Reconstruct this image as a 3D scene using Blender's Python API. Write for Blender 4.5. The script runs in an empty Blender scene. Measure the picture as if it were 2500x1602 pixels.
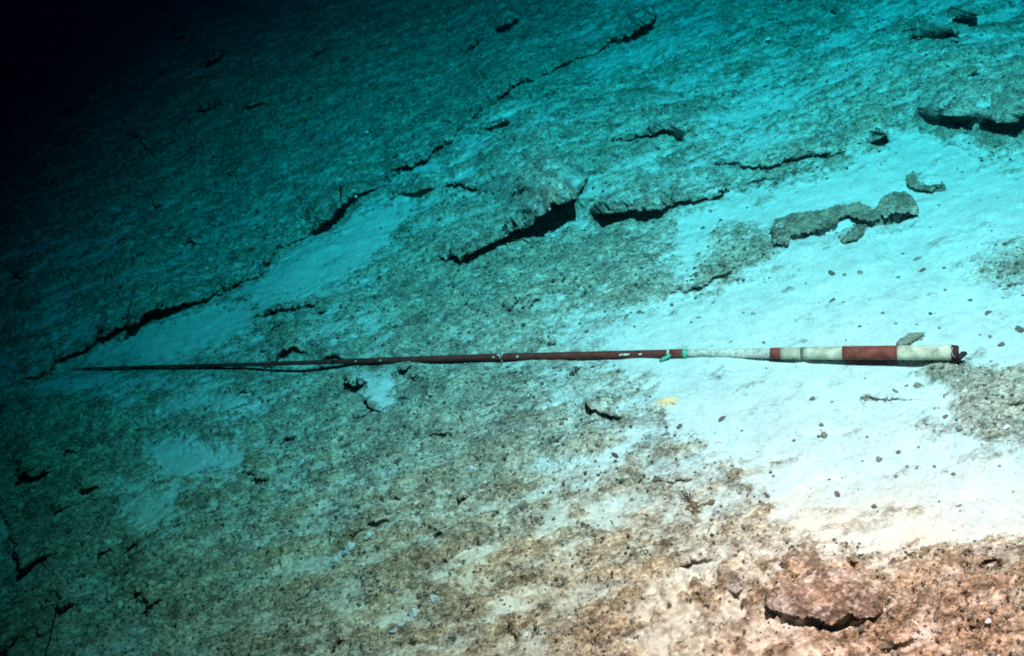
import bpy, bmesh, math, random
import numpy as np
from mathutils import Vector, Matrix

# ------------------------------------------------------------------ camera, light, water, exposure
scene = bpy.context.scene
C = scene.collection
H = 2.0                       # camera height over the seabed, metres
PITCH, ROLL = math.radians(39.6), math.radians(19.5)
F = 2165.0                    # focal length in pixels of the 2500 px wide photograph
CP, SP, CR, SR = math.cos(PITCH), math.sin(PITCH), math.cos(ROLL), math.sin(ROLL)
fwd = Vector((0, CP, -SP)); up0 = Vector((0, SP, CP)); rt0 = Vector((1, 0, 0))
right = CR * rt0 - SR * up0
upv = SR * rt0 + CR * up0
cam_d = bpy.data.cameras.new('camera'); cam = bpy.data.objects.new('camera', cam_d); C.objects.link(cam)
cam_d.sensor_width = 36; cam_d.lens = F / 2500 * 36; cam_d.clip_end = 1000; cam_d.clip_start = 0.05
m = Matrix((right, upv, -fwd)).transposed().to_4x4(); m.translation = Vector((0, 0, H)); cam.matrix_world = m
scene.camera = cam
cam_d.dof.use_dof = True; cam_d.dof.focus_distance = 2.6; cam_d.dof.aperture_fstop = 4.5

world = bpy.data.worlds.new('World'); scene.world = world; world.use_nodes = True
bg = world.node_tree.nodes['Background']; bg.inputs[0].default_value = (0.0, 0.10, 0.5, 1); bg.inputs[1].default_value = 0.019

LAMP = Vector((0.90, 1.08, 3.0)); AIM = Vector((1.18, 2.28, 0))
ld = bpy.data.lights.new('dive_lamp', 'SPOT'); lamp = bpy.data.objects.new('dive_lamp', ld); C.objects.link(lamp)
lamp.location = LAMP; lamp.rotation_euler = (AIM - LAMP).to_track_quat('-Z', 'Y').to_euler()
ld.spot_size = math.radians(106); ld.spot_blend = 1.0; ld.shadow_soft_size = 0.02
ld.energy = 800000; ld.color = (1.0, 0.00100, 0.00084)   # rich in red, as the water takes out nearly all of it
scene.view_settings.view_transform = 'Standard'; scene.view_settings.look = 'None'
scene.view_settings.exposure = 0; scene.view_settings.gamma = 1; scene.view_settings.use_curve_mapping = False
scene.cycles.use_denoising = False; scene.cycles.filter_width = 1.9
scene.cycles.max_bounces = 4; scene.cycles.diffuse_bounces = 2; scene.cycles.volume_bounces = 0

rng = np.random.default_rng(7); random.seed(7)

# ------------------------------------------------------------------ helpers
def S2L(c): return tuple(((v / 255) / 12.92 if v <= 10 else (((v / 255) + .055) / 1.055) ** 2.4) for v in c)
def tag(o, label, cat, group=None, kind=None):
    if label: o['label'] = label
    if cat: o['category'] = cat
    if group: o['group'] = group
    if kind: o['kind'] = kind
    return o
def link(name, me, mat=None, parent=None):
    o = bpy.data.objects.new(name, me); C.objects.link(o)
    if mat is not None and not me.materials: me.materials.append(mat)
    if parent is not None: o.parent = parent
    return o
def empty(name, loc, label, cat, group=None):
    o = bpy.data.objects.new(name, None); C.objects.link(o); o.location = loc; o.empty_display_size = .05
    return tag(o, label, cat, group)
def mesh_np(name, co, faces, smooth=True):
    """co (n,3), faces (m,k) with one k"""
    me = bpy.data.meshes.new(name); co = np.asarray(co, np.float32); faces = np.asarray(faces, np.int32)
    k = faces.shape[1]
    me.vertices.add(len(co)); me.vertices.foreach_set('co', co.ravel())
    me.loops.add(faces.size); me.loops.foreach_set('vertex_index', faces.ravel())
    me.polygons.add(len(faces)); me.polygons.foreach_set('loop_start', np.arange(0, faces.size, k, dtype=np.int32))
    if smooth: me.polygons.foreach_set('use_smooth', np.ones(len(faces), bool))
    me.update(calc_edges=True)
    return me
def attr(me, name, vals):
    a = me.attributes.new(name, 'FLOAT', 'POINT'); a.data.foreach_set('value', np.asarray(vals, np.float32).ravel())
def depth_at(x, y, z=0.0):
    a, b = (x - 1250), (801 - y)
    v = -a * SR + b * CR
    return (H - z) / (SP - CP * v / F)
def at(x, y, z=0.0):
    """the point of height z seen at photograph pixel x, y"""
    a, b = (x - 1250) / F, (801 - y) / F
    d = fwd + right * a + upv * b
    return Vector((0, 0, H)) + d * ((H - z) / (-d.z))

_tab = rng.permutation(512).astype(np.int32); _ang = rng.random(512).astype(np.float32) * 2 * np.pi
_gx, _gy = np.cos(_ang), np.sin(_ang)
def gn(x, y, seed=0):
    x = np.asarray(x, np.float32) + np.float32(seed * 17.31); y = np.asarray(y, np.float32) + np.float32(seed * 9.77)
    ix = np.floor(x).astype(np.int32); iy = np.floor(y).astype(np.int32); fx = x - ix; fy = y - iy
    u = fx * fx * fx * (fx * (fx * 6 - 15) + 10); v = fy * fy * fy * (fy * (fy * 6 - 15) + 10)
    def g(i, j, dx, dy):
        h = _tab[(_tab[i & 511] + j) & 511]; return _gx[h] * dx + _gy[h] * dy
    a = g(ix, iy, fx, fy); b = g(ix + 1, iy, fx - 1, fy); c = g(ix, iy + 1, fx, fy - 1); d = g(ix + 1, iy + 1, fx - 1, fy - 1)
    return ((a + (b - a) * u) + ((c + (d - c) * u) - (a + (b - a) * u)) * v) * 1.5
def fbm(x, y, o=4, seed=0, gain=.5):
    s = 0; a = 1; n = 0
    for k in range(o):
        s = s + a * gn(x * 2 ** k, y * 2 ** k, seed + k * 3); n += a; a *= gain
    return s / n
def sstep(a, b, x):
    t = np.clip((x - a) / (b - a), 0, 1); return t * t * (3 - 2 * t)

# ------------------------------------------------------------------ materials
def new_mat(name):
    mt = bpy.data.materials.new(name); mt.use_nodes = True; nt = mt.node_tree
    b = nt.nodes['Principled BSDF']; b.inputs['Roughness'].default_value = .95
    b.inputs['Specular IOR Level'].default_value = .12
    return mt, nt, b
def nd(nt, t, **kw):
    n = nt.nodes.new(t)
    for k, v in kw.items(): setattr(n, k, v)
    return n
def noise(nt, co, scale, detail=3, rough=.6, dist=0):
    n = nd(nt, 'ShaderNodeTexNoise'); n.inputs['Scale'].default_value = scale; n.inputs['Detail'].default_value = detail
    n.inputs['Roughness'].default_value = rough; n.inputs['Distortion'].default_value = dist
    nt.links.new(co, n.inputs['Vector']); return n.outputs['Fac']
def maprange(nt, x, a, b, c, d):
    n = nd(nt, 'ShaderNodeMapRange'); n.inputs[1].default_value = a; n.inputs[2].default_value = b
    n.inputs[3].default_value = c; n.inputs[4].default_value = d; nt.links.new(x, n.inputs[0]); return n.outputs[0]
def math_(nt, op, a, b):
    n = nd(nt, 'ShaderNodeMath', operation=op)
    for i, v in enumerate((a, b)):
        if isinstance(v, (int, float)): n.inputs[i].default_value = v
        else: nt.links.new(v, n.inputs[i])
    return n.outputs[0]
def mix(nt, f, a, b, mode='MIX'):
    n = nd(nt, 'ShaderNodeMix', data_type='RGBA', blend_type=mode)
    if isinstance(f, (int, float)): n.inputs[0].default_value = f
    else: nt.links.new(f, n.inputs[0])
    for i, v in ((6, a), (7, b)):
        if isinstance(v, tuple): n.inputs[i].default_value = (*v[:3], 1)
        else: nt.links.new(v, n.inputs[i])
    return n.outputs[2]
def vecscale(nt, col, f):
    n = nd(nt, 'ShaderNodeVectorMath', operation='SCALE'); nt.links.new(col, n.inputs[0]); nt.links.new(f, n.inputs['Scale']); return n.outputs[0]

def bed_material(name, attrs=True, sand_const=0.0, brown_const=.3, tone=1.0, patch=0.0):
    mt, nt, b = new_mat(name)
    geo = nd(nt, 'ShaderNodeNewGeometry').outputs['Position']
    mp = nd(nt, 'ShaderNodeMapping'); mp.inputs['Scale'].default_value = (.62, 1, 1); nt.links.new(geo, mp.inputs['Vector'])
    co = mp.outputs[0]
    if attrs:
        sand = nd(nt, 'ShaderNodeAttribute', attribute_name='sand').outputs['Fac']
        brown = nd(nt, 'ShaderNodeAttribute', attribute_name='brown').outputs['Fac']
    else:
        v1 = nd(nt, 'ShaderNodeValue'); v1.outputs[0].default_value = sand_const; sand = v1.outputs[0]
        v2 = nd(nt, 'ShaderNodeValue'); v2.outputs[0].default_value = brown_const; brown = v2.outputs[0]
    n1 = noise(nt, co, 120, 4, .75); n2 = noise(nt, co, 34, 4, .65, .4); n3 = noise(nt, co, 9, 3, .6)
    if patch: sand = math_(nt, 'ADD', sand, math_(nt, 'MULTIPLY', math_(nt, 'SUBTRACT', noise(nt, co, 19, 4, .65, .5), .5), patch))
    # crust: dark grey-brown with pale grains
    sp = maprange(nt, n1, .36, .66, .42, 1.58)
    mid = maprange(nt, n2, .33, .68, .5, 1.5); big = maprange(nt, n3, .35, .66, .72, 1.28)
    k = math_(nt, 'MULTIPLY', math_(nt, 'MULTIPLY', sp, mid), big)
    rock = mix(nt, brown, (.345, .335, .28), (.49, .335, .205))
    rock = vecscale(nt, rock, math_(nt, 'MULTIPLY', k, tone))
    # pale silt, nearly smooth
    ks = math_(nt, 'MULTIPLY', math_(nt, 'MULTIPLY', maprange(nt, n1, .3, .7, .84, 1.10), maprange(nt, n2, .3, .7, .86, 1.08)), maprange(nt, n3, .35, .65, .9, 1.05))
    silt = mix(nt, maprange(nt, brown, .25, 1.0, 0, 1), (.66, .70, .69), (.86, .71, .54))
    silt = vecscale(nt, silt, ks)
    edge = math_(nt, 'ADD', sand, math_(nt, 'MULTIPLY', math_(nt, 'SUBTRACT', n2, .5), .9))
    edge = math_(nt, 'ADD', edge, math_(nt, 'MULTIPLY', math_(nt, 'SUBTRACT', n1, .5), 1.2))
    f = maprange(nt, edge, .18, .84, 0, 1)
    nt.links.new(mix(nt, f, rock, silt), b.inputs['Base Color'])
    bp = nd(nt, 'ShaderNodeBump'); bp.inputs['Distance'].default_value = .004
    st = maprange(nt, f, 0, 1, .9, .3); nt.links.new(st, bp.inputs['Strength'])
    nt.links.new(math_(nt, 'ADD', n1, math_(nt, 'MULTIPLY', n2, 1.5)), bp.inputs['Height'])
    nt.links.new(bp.outputs[0], b.inputs['Normal'])
    return mt
def speck_material(name, col, amp=.5, scale=90, rough=.85, silt=0.0, spec=.15):
    """a paint or stone colour with blotches and, where silt > 0, pale silt lying on upward faces"""
    mt, nt, b = new_mat(name); b.inputs['Roughness'].default_value = rough; b.inputs['Specular IOR Level'].default_value = spec
    co = nd(nt, 'ShaderNodeTexCoord').outputs['Object']
    geo = nd(nt, 'ShaderNodeNewGeometry')
    n = noise(nt, geo.outputs['Position'], scale, 4, .65)
    c = nd(nt, 'ShaderNodeRGB'); c.outputs[0].default_value = (*col, 1)
    c = vecscale(nt, c.outputs[0], maprange(nt, n, .3, .7, 1 - amp, 1 + amp))
    if silt > 0:
        n2 = noise(nt, geo.outputs['Position'], 28, 4, .7)
        sx = nd(nt, 'ShaderNodeSeparateXYZ'); nt.links.new(geo.outputs['Normal'], sx.inputs[0])
        f = math_(nt, 'ADD', math_(nt, 'MULTIPLY', sx.outputs[2], .6), math_(nt, 'SUBTRACT', n2, .5))
        f = maprange(nt, f, 1.0 - silt, 1.25 - silt, 0, .85)
        c = mix(nt, f, c, (.55, .55, .5))
    nt.links.new(c, b.inputs['Base Color'])
    bp = nd(nt, 'ShaderNodeBump'); bp.inputs['Distance'].default_value = .002; bp.inputs['Strength'].default_value = .5
    nt.links.new(n, bp.inputs['Height']); nt.links.new(bp.outputs[0], b.inputs['Normal'])
    return mt
M_bed = bed_material('seabed')
M_crust = bed_material('rock_crust', False, -.05, .2, .66, 2.0)
M_crust_b = bed_material('brown_crust', False, .16, .7, .8, 2.8)
M_stone = speck_material('dark_stone', (.17, .13, .11), .5, 160)
M_stone_g = speck_material('grey_stone', (.27, .24, .2), .6, 160)
M_shell = speck_material('white_shell', (.85, .85, .82), .05, 60)
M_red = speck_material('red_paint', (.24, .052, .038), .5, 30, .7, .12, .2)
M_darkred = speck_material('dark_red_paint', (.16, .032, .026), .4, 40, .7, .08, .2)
M_cream = speck_material('cream_paint', (.58, .53, .40), .5, 26, .7, .3, .2)
M_coat = speck_material('silted_paint', (.46, .50, .46), .3, 55, .9, .25)
M_joint = speck_material('joint_paint', (.20, .22, .17), .5, 40)
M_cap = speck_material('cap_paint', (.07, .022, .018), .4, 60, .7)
M_siltcoat = bed_material('silt_coat', False, .62, .5)
M_black = speck_material('black_fitting', (.03, .02, .02), .4, 60, .7)
M_green = speck_material('green_tape', (.10, .52, .34), .15, 60, .7)
M_sponge = speck_material('pale_sponge', (.60, .60, .55), .4, 110)
M_star = speck_material('sea_star', (.98, .62, .34), .15, 90)
M_brown = speck_material('brown_flesh', (.20, .13, .08), .5, 90)
M_stalk = speck_material('brown_stalk', (.16, .14, .10), .2, 90)

# ------------------------------------------------------------------ the seabed
PXS = 2.76
un = int(3150 / PXS); vn = int(2560 / PXS)
ui = np.linspace(-1575, 1575, un) / F
go = 1.5 ** np.arange(1, 10)
ui = np.concatenate([(-1575 / F - .01 * go)[::-1], ui, 1575 / F + .01 * go])
ui[:1] = -3; ui[-1:] = 3
vi = np.linspace(-1290, 1270, vn)
t_row = H / (SP - CP * vi / F); y_row = t_row * (CP + SP * vi / F)
y0, t0, y1, t1 = y_row[0], t_row[0], y_row[-1], t_row[-1]
ny = np.array([-40, -20, -10, -5, -2.5, -1.2, -.5, 0, .3]); ny = ny[ny < y0 - .05]
fy = y1 * np.array([1.05, 1.15, 1.4, 2, 3.2, 6])
y_row = np.concatenate([ny, y_row, fy]); t_row = np.concatenate([t0 + (y0 - ny), t_row, t1 * fy / y1])
V_row = np.concatenate([np.full(len(ny), -99999.), vi, np.full(len(fy), 99999.)])
NU, NV = len(ui), len(y_row)
X = (ui[None, :] * t_row[:, None]).astype(np.float32); Y = np.repeat(y_row[:, None], NU, 1).astype(np.float32)
T = np.repeat(t_row[:, None], NU, 1).astype(np.float32)
Uu = np.repeat(ui[None, :] * F, NV, 0); Vv = np.repeat(V_row[:, None], NU, 1)
PX = (1250 + Uu * CR - Vv * SR).astype(np.float32); PY = (801 - (Uu * SR + Vv * CR)).astype(np.float32)
wob = lambda sc, amp, sd, o=3: (amp * np.clip(2.8 / T, .2, 1.3) * fbm(X / sc, Y / sc, o, sd, .5))
WX = PX + wob(.10, 20, 1); WY = PY + wob(.10, 16, 2) + wob(.03, 4, 3, 1)
WX = WX.ravel(); WY = WY.ravel(); Tf = T.ravel(); Yf = Y.ravel()

def poly_sd(poly, pad):
    """signed distance in px (inside > 0) for the vertices near a polygon: (index, sd)"""
    p = np.array(poly, np.float32)
    idx = np.nonzero((WX > p[:, 0].min() - pad) & (WX < p[:, 0].max() + pad) & (WY > p[:, 1].min() - pad) & (WY < p[:, 1].max() + pad))[0]
    x, y = WX[idx], WY[idx]; d = np.full(len(idx), 1e9, np.float32); ins = np.zeros(len(idx), bool)
    for i in range(len(p)):
        ax, ay = p[i]; bx, by = p[(i + 1) % len(p)]; dx, dy = bx - ax, by - ay
        q = np.clip(((x - ax) * dx + (y - ay) * dy) / (dx * dx + dy * dy + 1e-6), 0, 1)
        d = np.minimum(d, (x - ax - q * dx) ** 2 + (y - ay - q * dy) ** 2)
        c = ((ay > y) != (by > y)) & (x < (bx - ax) * (y - ay) / (by - ay + 1e-9) + ax); ins ^= c
    d = np.sqrt(d); return idx, np.where(ins, d, -d)

def region(poly, soft):
    w_ = np.zeros(len(WX), np.float32); i_, sd = poly_sd(poly, soft * 2); w_[i_] = sstep(-soft, soft, sd); return w_
SAND = [  # polygon, softness px, amount
 ([(2145,345),(2200,318),(2260,318),(2330,335),(2400,365),(2440,392),(2560,350),(2700,400),(2700,1320),(2440,1318),(2330,1335),(2230,1350),(2150,1355),(2040,1335),(1950,1330),(1900,1300),(1860,1230),(1800,1170),(1740,1110),(1660,1060),(1620,1020),(1600,980),(1560,930),(1480,900),(1470,860),(1480,820),(1520,780),(1570,752),(1620,738),(1700,712),(1800,680),(1900,625),(1870,570),(1830,560),(1760,570),(1740,620),(1700,670),(1640,690),(1650,600),(1640,530),(1700,500),(1760,462),(1850,470),(1950,440),(2050,408),(2120,370)], 22, 1.0),
 ([(775,568),(860,520),(935,497),(1040,475),(1000,530),(960,590),(900,640),(860,680),(800,720),(730,745),(640,760),(590,735),(560,725),(620,685),(680,630),(700,612)], 16, .95),
 ([(150,895),(260,840),(400,775),(520,740),(590,735),(660,765),(620,820),(560,850),(440,880),(300,895),(180,900)], 16, .95),
 ([(60,960),(110,925),(200,905),(420,905),(300,935),(200,965),(100,990)], 18, .9),
 ([(850,910),(960,905),(980,950),(950,1000),(900,980),(870,950)], 14, .85),
 ([(400,1060),(450,1045),(480,1090),(560,1085),(620,1110),(560,1150),(480,1165),(400,1180),(370,1130),(350,1090)], 18, 1.0),
 ([(1330,530),(1370,520),(1420,530),(1450,560),(1380,560),(1335,560)], 10, .9),
 ([(1450,140),(1520,100),(1640,75),(1690,85),(1650,140),(1560,180),(1460,210),(1420,190)], 22, .75),
 ([(1770,230),(1850,180),(1950,200),(2100,130),(2240,150),(2240,190),(2050,230),(1950,260),(1860,300),(1800,400),(1770,380),(1720,340)], 50, .8),
 ([(2060,70),(2140,20),(2300,5),(2620,-50),(2620,15),(2300,30),(2200,45),(2110,80),(2040,130),(1980,120)], 30, 1.0),
 ([(1780,330),(1850,300),(1940,290),(1930,380),(1860,420),(1760,430),(1720,380)], 45, .8),
 ([(1340,850),(1340,780),(1420,740),(1560,740),(1600,800),(1560,900),(1400,900)], 55, .68),
 ([(1330,890),(1700,880),(1750,950),(1800,1100),(1700,1100),(1500,1010),(1400,1010),(1330,950)], 70, .66),
 ([(1650,1050),(1800,1100),(1950,1250),(2000,1340),(1900,1360),(1700,1330),(1600,1250),(1500,1120)], 80, .62),
 ([(1400,1050),(1700,1150),(1800,1300),(1700,1400),(1400,1350),(1250,1150)], 120, .52),

 ([(690,1350),(800,1345),(840,1370),(790,1420),(700,1400)], 16, .75),
 ([(640,1500),(760,1500),(780,1560),(700,1590),(640,1570)], 20, .6),
 ([(-80,1260),(110,1240),(150,1280),(60,1340),(-80,1350)], 24, .6),
 ([(300,1170),(420,1200),(470,1250),(360,1330),(310,1300)], 30, .8),
 ([(640,780),(760,760),(900,700),(960,760),(900,840),(700,850)], 40, .42),
 ([(1400,420),(1700,380),(1760,450),(1660,490),(1450,490)], 40, .4),
 ([(330,900),(560,930),(700,980),(560,1030),(380,980)], 40, .65),
]
ROCK = [
 ([(-50,1000),(250,985),(330,1100),(250,1300),(150,1420),(-50,1230)], 50, .8),
 ([(120,1420),(330,1350),(300,1500),(150,1602),(-50,1660),(-50,1430)], 50, .6),
 ([(1750,560),(1800,550),(1880,570),(1890,610),(1840,650),(1760,660),(1740,620)], 22, .55),
 ([(2330,650),(2360,655),(2400,620),(2440,600),(2620,590),(2620,700),(2450,712),(2410,690),(2370,680)], 26, .65),
 ([(2240,905),(2300,890),(2350,900),(2430,905),(2620,890),(2620,1070),(2440,1080),(2350,1065),(2340,1000),(2310,940),(2250,925)], 24, .9),
 ([(2255,885),(2290,872),(2335,876),(2345,910),(2330,935),(2260,915)], 10, 1.),
 ([(2230,1040),(2340,1000),(2360,1075),(2250,1080)], 40, .4),
 ([(2080,560),(2115,550),(2110,580),(2060,595),(1990,612),(1950,605),(2030,590)], 18, .5),
 ([(2060,1590),(2200,1450),(2250,1380),(2620,1330),(2620,1800),(2000,1800)], 60, .8),
 ([(1500,700),(1600,680),(1640,720),(1500,760)], 20, .5),
]
nA = fbm(X / .22, Y / .10, 4, 11, .6).ravel(); nB = fbm(X / .05, Y / .028, 3, 21, .6).ravel(); nC = fbm(X / .9, Y / .5, 3, 31).ravel()
sand = np.clip(.22 + .68 * sstep(-.02, .45, nA + .4 * nC) + .18 * nB, 0, .92).astype(np.float32)
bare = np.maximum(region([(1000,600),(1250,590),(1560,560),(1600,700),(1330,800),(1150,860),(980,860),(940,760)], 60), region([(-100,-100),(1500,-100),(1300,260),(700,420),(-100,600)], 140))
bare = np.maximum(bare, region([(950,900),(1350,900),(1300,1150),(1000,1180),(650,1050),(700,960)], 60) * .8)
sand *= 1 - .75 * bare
for poly, soft, amt in SAND:
    soft = soft * 1.5 + 4
    idx, sd = poly_sd(poly, soft * 2 + 10)
    f = sstep(-soft, soft, sd + nB[idx] * soft * 1.3 + nA[idx] * soft * .8) * amt
    sand[idx] = np.maximum(sand[idx], f)
for poly, soft, amt in ROCK:
    idx, sd = poly_sd(poly, soft * 2 + 10)
    f = sstep(-soft, soft, sd + nB[idx] * soft * .9) * amt
    sand[idx] = sand[idx] * (1 - f)
XA = X.ravel()
mA = region([(1560,1420),(1700,1350),(1850,1330),(2060,1370),(2200,1480),(2150,1560),(2050,1680),(1560,1680)], 40)   # brown lumps with cream silt between
sand = sand * (1 - mA) + mA * np.clip(.56 + .22 * sstep(1850, 1600, PX.ravel()) + 1.0 * fbm(XA / .07, Yf / .042, 3, 201, .6), 0, .95)
mB = region([(2080,1600),(2200,1480),(2260,1390),(2700,1320),(2700,1800),(2000,1800)], 50)
sand = sand * (1 - mB) + mB * np.clip(.26 + .8 * fbm(XA / .09, Yf / .045, 3, 211, .6), 0, .8)
mC = region([(900,1250),(1400,1150),(1650,1400),(1600,1750),(500,1750),(700,1450)], 120)
sand = np.maximum(sand, mC * np.clip(.18 + .35 * fbm(XA / .12, Yf / .06, 3, 221, .6), 0, .7))
mD = region([(500,1100),(900,1000),(1300,1150),(1000,1400),(500,1600),(250,1500)], 100)
sand = np.maximum(sand, mD * np.clip(.05 + .7 * fbm(XA / .12, Yf / .06, 3, 231, .6), 0, .75))
crisp = sand.copy()

# rough crust relief, drawn out along the strike of the ledges
Xf = X.ravel()
r1 = fbm(Xf / .16, Yf / .075, 3, 41, .5); r2 = fbm(Xf / .04, Yf / .022, 3, 51, .6); r3 = 1 - np.abs(gn(Xf / .07, Yf / .03, 61)) * 2
r4 = gn(Xf / .011, Yf / .008, 71); r5 = gn(Xf / .3, Yf / .2, 75)
near = sstep(700, 1500, PX.ravel()) * sstep(1150, 1500, PY.ravel())
sand = np.clip(sand * (1 - .4 * sstep(.10, .5, nA - .2 * nC)), 0, 1)
sand = np.clip(sand - (2.4 * r1 + 1.6 * r2) * sand * (1 - sand), 0, 1).astype(np.float32)
rough = .012 * r1 + .0085 * r2 + .006 * r3 + .0030 * r4 * 1.2
Z = (1 - .93 * sand) * (rough + .016 * fbm(Xf / .34, Yf / .13, 3, 301, .6) * sstep(1000, 500, PY.ravel())) * (1.15 + .6 * near) + .012 * r5 + (1 - sand) * .010 + sand * (.0035 * gn(Xf / .06, Yf / .04, 81) + .005 * gn(Xf / .19, Yf / .11, 82) - .004 * sstep(.5, .7, gn(Xf / .03, Yf / .022, 83))) + sand * .0010 * r4
# scattered pits in the crust
pit = sstep(.48, .62, gn(Xf / .045, Yf / .03, 91)) * (1 - sstep(.4, .8, sand))
Z -= .012 * pit
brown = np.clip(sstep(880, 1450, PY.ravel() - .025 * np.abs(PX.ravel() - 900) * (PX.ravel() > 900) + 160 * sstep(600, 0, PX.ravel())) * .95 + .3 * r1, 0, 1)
POLE = [(160,902),(474,894),(811,883),(1200,872.5),(1670,863),(1900,863),(2345,861)]
dp = np.full(len(WX), 1e9, np.float32)
PXf, PYf = PX.ravel(), PY.ravel()
for (ax, ay), (bx, by) in zip(POLE[:-1], POLE[1:]):
    q = np.clip(((PXf - ax) * (bx - ax) + (PYf - ay) * (by - ay)) / ((bx - ax) ** 2 + (by - ay) ** 2), 0, 1)
    dp = np.minimum(dp, np.hypot(PXf - ax - q * (bx - ax), PYf - ay - q * (by - ay)))
fl = np.exp(-(dp / 42) ** 2); Z = Z * (1 - .8 * fl) - .004 * fl
def bump(cx, cy, rx, ry, h):
    global Z
    Z = Z + h * np.exp(-((PXf - cx) / rx) ** 2 - ((PYf - cy) / ry) ** 2)
bump(735, 893, 100, 26, -.022)
bump(1775, 872, 100, 16, .021); bump(1960, 872, 14, 14, .02); bump(1560, 872, 40, 10, .012); bump(1300, 880, 50, 10, .014); bump(2300, 905, 40, 24, .022); bump(905, 945, 45, 35, .02)
bump(1980, 1420, 130, 60, .03); bump(2400, 980, 110, 60, .025); bump(2350, 1480, 130, 90, .03)
Z = Z + (mA + .8 * mB) * (.026 * fbm(Xf / .06, Yf / .05, 3, 241, .6) + .010 * gn(Xf / .022, Yf / .018, 251))
bump(600, 250, 500, 160, .06); bump(2250, 210, 220, 90, .07); bump(1450, 330, 260, 110, .05)

LEDGES = [
 [(60,935,3),(145,900,6),(172,868,7),(224,853,8),(265,822,10),(312,796,18),(345,785,15),(375,768,28),(400,752,30),(416,745,18),(458,741,16),(500,728,9),(545,712,6),(580,688,9),(600,676,5),(645,666,6),(676,634,8),(687,612,4)],
 [(728,592,3),(770,567,6),(800,545,18),(830,535,16),(855,505,22),(868,488,15),(900,472,11),(920,462,5),(957,447,1)],
 [(960,425,1),(988,411,8),(1040,395,9),(1103,358,5),(1134,338,1)],
 [(1177,290,2),(1228,249,7),(1250,228,7),(1290,212,6),(1320,203,1)],
 [(1355,172,3),(1385,165,6),(1394,150,2)],
 [(1438,138,3),(1490,108,8),(1525,95,12),(1540,78,18),(1570,64,18),(1592,45,9),(1600,38,1)],
 [(684,613,3),(705,604,4),(730,592,3)], [(950,449,2),(968,436,3),(985,420,4)], [(1128,341,2),(1150,315,4),(1180,288,4)], [(1318,203,2),(1338,190,4),(1358,172,3)], [(1394,160,2),(1415,148,4),(1440,138,3)],
 [(965,484,2),(1000,477,6),(1045,468,10),(1060,462,3)],
 [(1075,462,2),(1120,457,7),(1160,465,6),(1190,472,2)],
 [(1075,637,3),(1130,635,12),(1165,618,18),(1200,600,16),(1250,577,16),(1290,562,20),(1312,535,38),(1330,515,48),(1370,508,40),(1400,504,32),(1407,494,6)],
 [(1408,485,3),(1425,462,13),(1432,452,5)],
 [(1440,525,5),(1465,545,20),(1500,533,16),(1550,525,16),(1595,528,16),(1640,510,7),(1680,502,8),(1730,490,5),(1750,475,11),(1765,457,13),(1772,450,3)],
 [(1500,372,2),(1550,362,5),(1600,352,10),(1612,338,14),(1640,345,10),(1655,352,18),(1665,360,9)],
 [(2240,303,4),(2255,312,18),(2300,318,22),(2340,315,22),(2400,328,20),(2425,330,24),(2440,300,32),(2440,270,26),(2465,245,24),(2560,225,24)],
 [(2110,365,3),(2135,352,15),(2155,345,11),(2165,338,3)],
 [(2190,106,2),(2235,112,5),(2248,120,26),(2280,114,17),(2295,118,4)],
 [(2298,74,6),(2312,74,22),(2328,68,7)],
 [(2130,90,2),(2165,82,5),(2200,80,5),(2205,90,2)],
 [(1210,83,3),(1235,70,11),(1262,52,9),(1270,42,3)],
 [(1138,140,3),(1165,120,6),(1180,110,2)],
 [(625,777,3),(680,765,6),(730,752,6),(772,738,5)],
 [(640,890,3),(668,882,4),(685,868,9),(712,853,11),(728,852,8),(745,862,4)],
 [(785,878,3),(805,862,7),(828,866,5)],
 [(848,938,4),(862,942,11),(890,946,11),(898,940,3)],
 [(893,984,3),(910,993,8),(930,1003,3)],
 [(980,905,3),(995,898,7),(1008,895,2)],
 [(1000,930,2),(1015,928,5),(1024,926,2)],
 [(1915,1398,3),(1935,1402,11),(1952,1394,4)],
 [(78,1392,3),(98,1382,22),(118,1372,18),(145,1356,5)],
 [(80,1162,4),(105,1157,15),(130,1148,11)],
 [(155,1490,3),(175,1485,13),(192,1478,6)],
 [(15,1592,5),(50,1577,14),(65,1560,4)],
 [(310,1340,3),(330,1338,9),(338,1332,3)],
 [(1425,990,4),(1440,1002,14),(1460,1005,8),(1480,1018,10),(1512,1028,5)],
 [(1614,732,2),(1700,708,5),(1760,684,6),(1800,664,2)],
 [(2160,1590,3),(2190,1575,9),(2230,1565,5)],
 [(1730,412,2),(1780,408,5),(1870,412,7),(1950,395,6),(2010,385,8),(2060,378,3)],
 [(2090,972,1),(2120,976,4),(2200,978,3),(2290,985,1)],
 [(2240,332,1),(2300,352,3),(2380,385,3),(2450,398,1)],
 [(1820,445,2),(1850,443,5),(1890,440,2)],
 [(1240,590,2),(1300,592,3),(1340,580,2)],
 [(590,700,2),(540,690,4),(600,696,2)][::-1],
 [(1660,1380,3),(1690,1372,8),(1725,1366,4)],
 [(1600,1180,2),(1640,1174,5),(1700,1168,2)],
 [(2380,1400,3),(2400,1388,10),(2440,1380,4)],
 [(500,300,2),(520,292,6),(560,275,4),(580,268,2)],
 [(140,300,2),(190,268,7),(215,250,3)],
 [(500,190,2),(555,160,9),(570,140,3)],
 [(600,295,3),(660,278,6),(680,268,2)],
 [(450,607,2),(475,600,5),(500,594,2)],
 [(1150,345,2),(1200,330,5),(1240,318,2)],
]
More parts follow.
